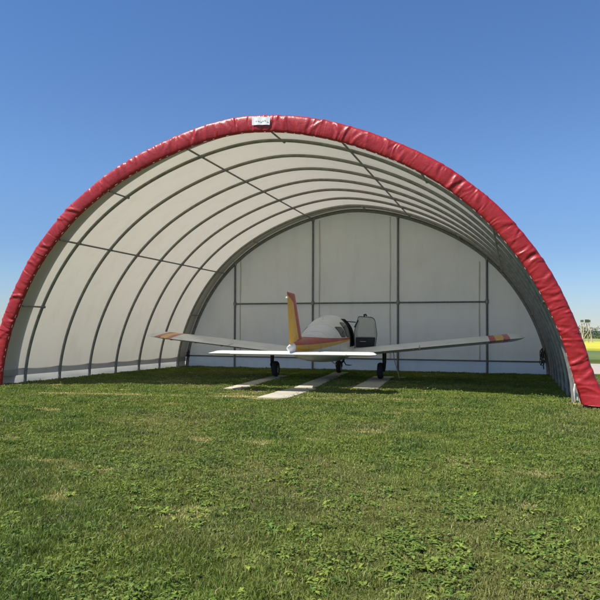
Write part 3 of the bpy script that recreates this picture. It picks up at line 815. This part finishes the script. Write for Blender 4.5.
for x in np.arange(-260, 330, 3.4):
    y = 398 + random.uniform(-6, 8); h = random.uniform(2.2, 3.9) + 1.0 * math.sin(x * .05); z0 = float(terrain_z(np.array(y)))
    specs.append((x + random.uniform(-2, 2), y, z0 + h * .95, random.uniform(2.6, 4.4), h, 220 if 20 < x < 110 else 90, random.choice([(.045, .075, .025), (.055, .09, .03), (.04, .062, .028), (.06, .085, .04)])))
wood('distant_wood', specs, 'low dark green wood along the horizon beyond the yellow field')

# ------------------------------------------------------------------ grass and weeds
HA = math.radians(40)
def place(n, r0, r1, power=1.0):
    u = RNG.uniform(0, 1, n); r = r0 + (r1 - r0) * u ** power; th = RNG.uniform(-HA, HA, n)
    vx = -math.sin(YAW) ; vy = math.cos(YAW)
    dx_ = vx * np.cos(th) + math.cos(YAW) * np.sin(th); dy_ = vy * np.cos(th) + math.sin(YAW) * np.sin(th)
    return CX + dx_ * r, -DIST + dy_ * r, r
def free(x, y):
    ok = ~((y > 9.3) & (y < 17.0)) & (y < 18)
    for c, a, hw, L in SLABS:
        px_ = x - c[0]; py_ = y - c[1]; u = px_ * math.cos(a) + py_ * math.sin(a); v = -px_ * math.sin(a) + py_ * math.cos(a)
        ok &= ~((np.abs(u) < hw - .02 - .07 * fbm(x, y, .25, 201, 2)) & (v > -.02) & (v < L + .02))
    return ok
def dryness(x, y):
    d = np.clip((fbm(x, y, 1.6, 40, 5) - .52) * 5, 0, 1)
    ln = (x + 3.85) / 7.2; yl = -1.09 + 1.35 * ln
    d2 = np.exp(-((y - yl) / .17) ** 2) * ((x > -4.0) & (x < 3.4)) * (fbm(x, y * 2, .9, 77, 3) > .43) * np.where(x > .3, .55, 1.)
    d3 = np.clip((fbm(x, y, .55, 44, 3) - .69) * 9, 0, 1)
    return np.clip(d * .5 + d2 * 1.7 + d3 * 1.1, 0, 1), np.maximum(d2, d3 * .6)
n = 1180000
gx_, gy_, gr = place(n, 2.0, 23, 1.18)
ok = free(gx_, gy_); dr, line = dryness(gx_, gy_)
hgt_n = fbm(gx_, gy_, .9, 3, 4); lush = fbm(gx_, gy_, .55, 60, 4)
ok &= RNG.uniform(0, 1, n) > .22 * dr + .42 * line
gx_, gy_, gr, dr, hgt_n, lush, line = [a[ok] for a in (gx_, gy_, gr, dr, hgt_n, lush, line)]; n = len(gx_)
ln_ = (.012 + .028 * hgt_n + .030 * np.clip(fbm(gx_, gy_, .16, 151, 2) - .42, 0, 1) * 2 + .02 * np.clip(lush - .5, 0, 1) * 4) * RNG.uniform(.5, 1.35, n) * (1 - .45 * dr)
wd_ = (.0011 + .00034 * gr) * RNG.uniform(.7, 1.4, n)
az = RNG.uniform(0, 2 * PI, n); fa = RNG.uniform(0, 2 * PI, n); ben = RNG.uniform(.15, 1.1, n)
sx_ = np.cos(fa); sy_ = np.sin(fa); bx = np.cos(az); by = np.sin(az)
base = np.stack([gx_, gy_, np.full(n, -.004)], 1); side = np.stack([sx_, sy_, 0 * sx_], 1) * wd_[:, None]
mid = base + np.stack([bx * ln_ * ben * .28, by * ln_ * ben * .28, ln_ * .58], 1)
tip = base + np.stack([bx * ln_ * ben * .85, by * ln_ * ben * .85, ln_ * (1.0 - .28 * ben)], 1)
GV = np.stack([base - side, base + side, mid + side * .8, mid - side * .8, tip], 1).reshape(-1, 3)
i5 = np.arange(n) * 5
GQ = np.stack([i5, i5 + 1, i5 + 2, i5 + 3], 1); GT = np.stack([i5 + 3, i5 + 2, i5 + 4], 1)
t1 = np.clip((lush - .35) * 3, 0, 1); t2 = RNG.uniform(0, 1, n)
colr = lerp((.172, .228, .046), (.092, .166, .037), t1); colr = colr * (1 - .35 * t2[:, None]) + np.array((.26, .27, .07)) * .35 * t2[:, None]
dm = np.clip(dr + (RNG.uniform(0, 1, n) < .07) * .8, 0, 1)
colr = colr * (1 - dm[:, None]) + (np.array((.29, .25, .115))[None, :] * RNG.uniform(.7, 1.2, (n, 1)) * (1 + 1.5 * line[:, None])) * dm[:, None]
colr = colr * RNG.uniform(.7, 1.3, (n, 1)) * (.70 + .6 * fbm(gx_, gy_, .14, 150, 2))[:, None]
go = np_mesh('grass', GV, GQ, GT, np.repeat(colr, 5, axis=0), M_GRASS)
tag(go, 'short mown lawn grass with dry yellowish patches', 'grass', None, 'stuff')

# broad-leaved weeds: rosettes of arching leaves and clover-like leaflets
def leaf_batch(x, y, L, Wd, az, rise, tint, z0=None, rag=1.0):
    m = len(x); K = 8; ts = np.linspace(0, 1, K)
    V_ = np.zeros((m, K, 2, 3)); wid = np.array([.15, .42, .70, .85, 1.0, .95, .62, .05])
    for k, t in enumerate(ts):
        out = L * (t * np.cos(rise * (1 - .6 * t))); zz = L * (np.sin(rise) * t - .75 * np.sin(rise) * t ** 2.2) + .006
        jag = 1 + (.45 if k % 2 else -.45) * RNG.uniform(.2, 1, m) * rag
        cx_ = x + np.cos(az) * out; cy_ = y + np.sin(az) * out
        hw = Wd * wid[k] * jag / 2
        for s_, q in ((0, -1), (1, 1)):
            V_[:, k, s_, 0] = cx_ - np.sin(az) * hw * q; V_[:, k, s_, 1] = cy_ + np.cos(az) * hw * q; V_[:, k, s_, 2] = zz + hw * .35 + (0 if z0 is None else z0)
    V_ = V_.reshape(-1, 3); b0 = np.arange(m)[:, None] * (K * 2)
    Q = np.concatenate([b0 + np.array([2 * k, 2 * k + 1, 2 * k + 3, 2 * k + 2])[None, :] for k in range(K - 1)])
    return V_, Q, np.repeat(tint, K * 2, axis=0)
m = 72000
x, y, r = place(m, 2.1, 19, 1.25)
w1 = fbm(x, y, 1.0, 91, 4); w2 = fbm(x, y, .30, 95, 3)
p = np.clip((w1 - .47) * 5, 0, 1) * np.clip((w2 - .42) * 5, 0, 1) * np.clip(1.25 - r / 13, .12, 1)
ok = free(x, y) & (RNG.uniform(0, 1, m) < p * .32)
x, y, r = x[ok], y[ok], r[ok]; nr = len(x)
cnt = RNG.integers(5, 13, nr); idx = np.repeat(np.arange(nr), cnt); m2 = len(idx)
sc = RNG.uniform(.55, 1.25, nr)
hue = RNG.uniform(0, 1, nr)
base_t = lerp((.255, .315, .060), (.095, .175, .034), hue)
V1, Q1, T1 = leaf_batch(x[idx] + RNG.normal(0, .012, m2), y[idx] + RNG.normal(0, .012, m2), sc[idx] * RNG.uniform(.018, .058, m2), sc[idx] * RNG.uniform(.008, .020, m2), RNG.uniform(0, 2 * PI, m2), np.where(RNG.uniform(0, 1, nr)[idx] < .4, RNG.uniform(.8, 1.5, m2), RNG.uniform(.1, 1.1, m2)), base_t[idx] * RNG.uniform(.55, 1.4, (m2, 1)))
m = 380000
x, y, r = place(m, 2.1, 17, 1.1)
w1 = fbm(x, y, .8, 131, 4)
p = np.clip((w1 - .475) * 6, 0, 1) * np.clip((fbm(x, y, .22, 133, 2) - .35) * 4, 0, 1) * np.clip(1.4 - r / 16, .2, 1)
ok = free(x, y) & (RNG.uniform(0, 1, m) < p * .34); x, y, r = x[ok], y[ok], r[ok]; m2 = len(x)
V2, Q2, T2 = leaf_batch(x, y, RNG.uniform(.010, .030, m2) * (1 + r / 14), RNG.uniform(.006, .017, m2) * (1 + r / 14), RNG.uniform(0, 2 * PI, m2), RNG.uniform(-.5, 1.1, m2), lerp((.200, .250, .050), (.085, .150, .030), RNG.uniform(0, 1, m2) ** 1.3) * RNG.uniform(.65, 1.3, (m2, 1)), RNG.uniform(.0, .05, m2))
Vw = np.concatenate([V1, V2]); Qw = np.concatenate([Q1, Q2 + len(V1)]); Tw = np.concatenate([T1, T2])
wo = np_mesh('weeds', Vw, Qw, np.zeros((0, 3), int), Tw, M_LEAF)
tag(wo, 'patches of broad leaved weeds and clover in the lawn', 'weeds', None, 'stuff')
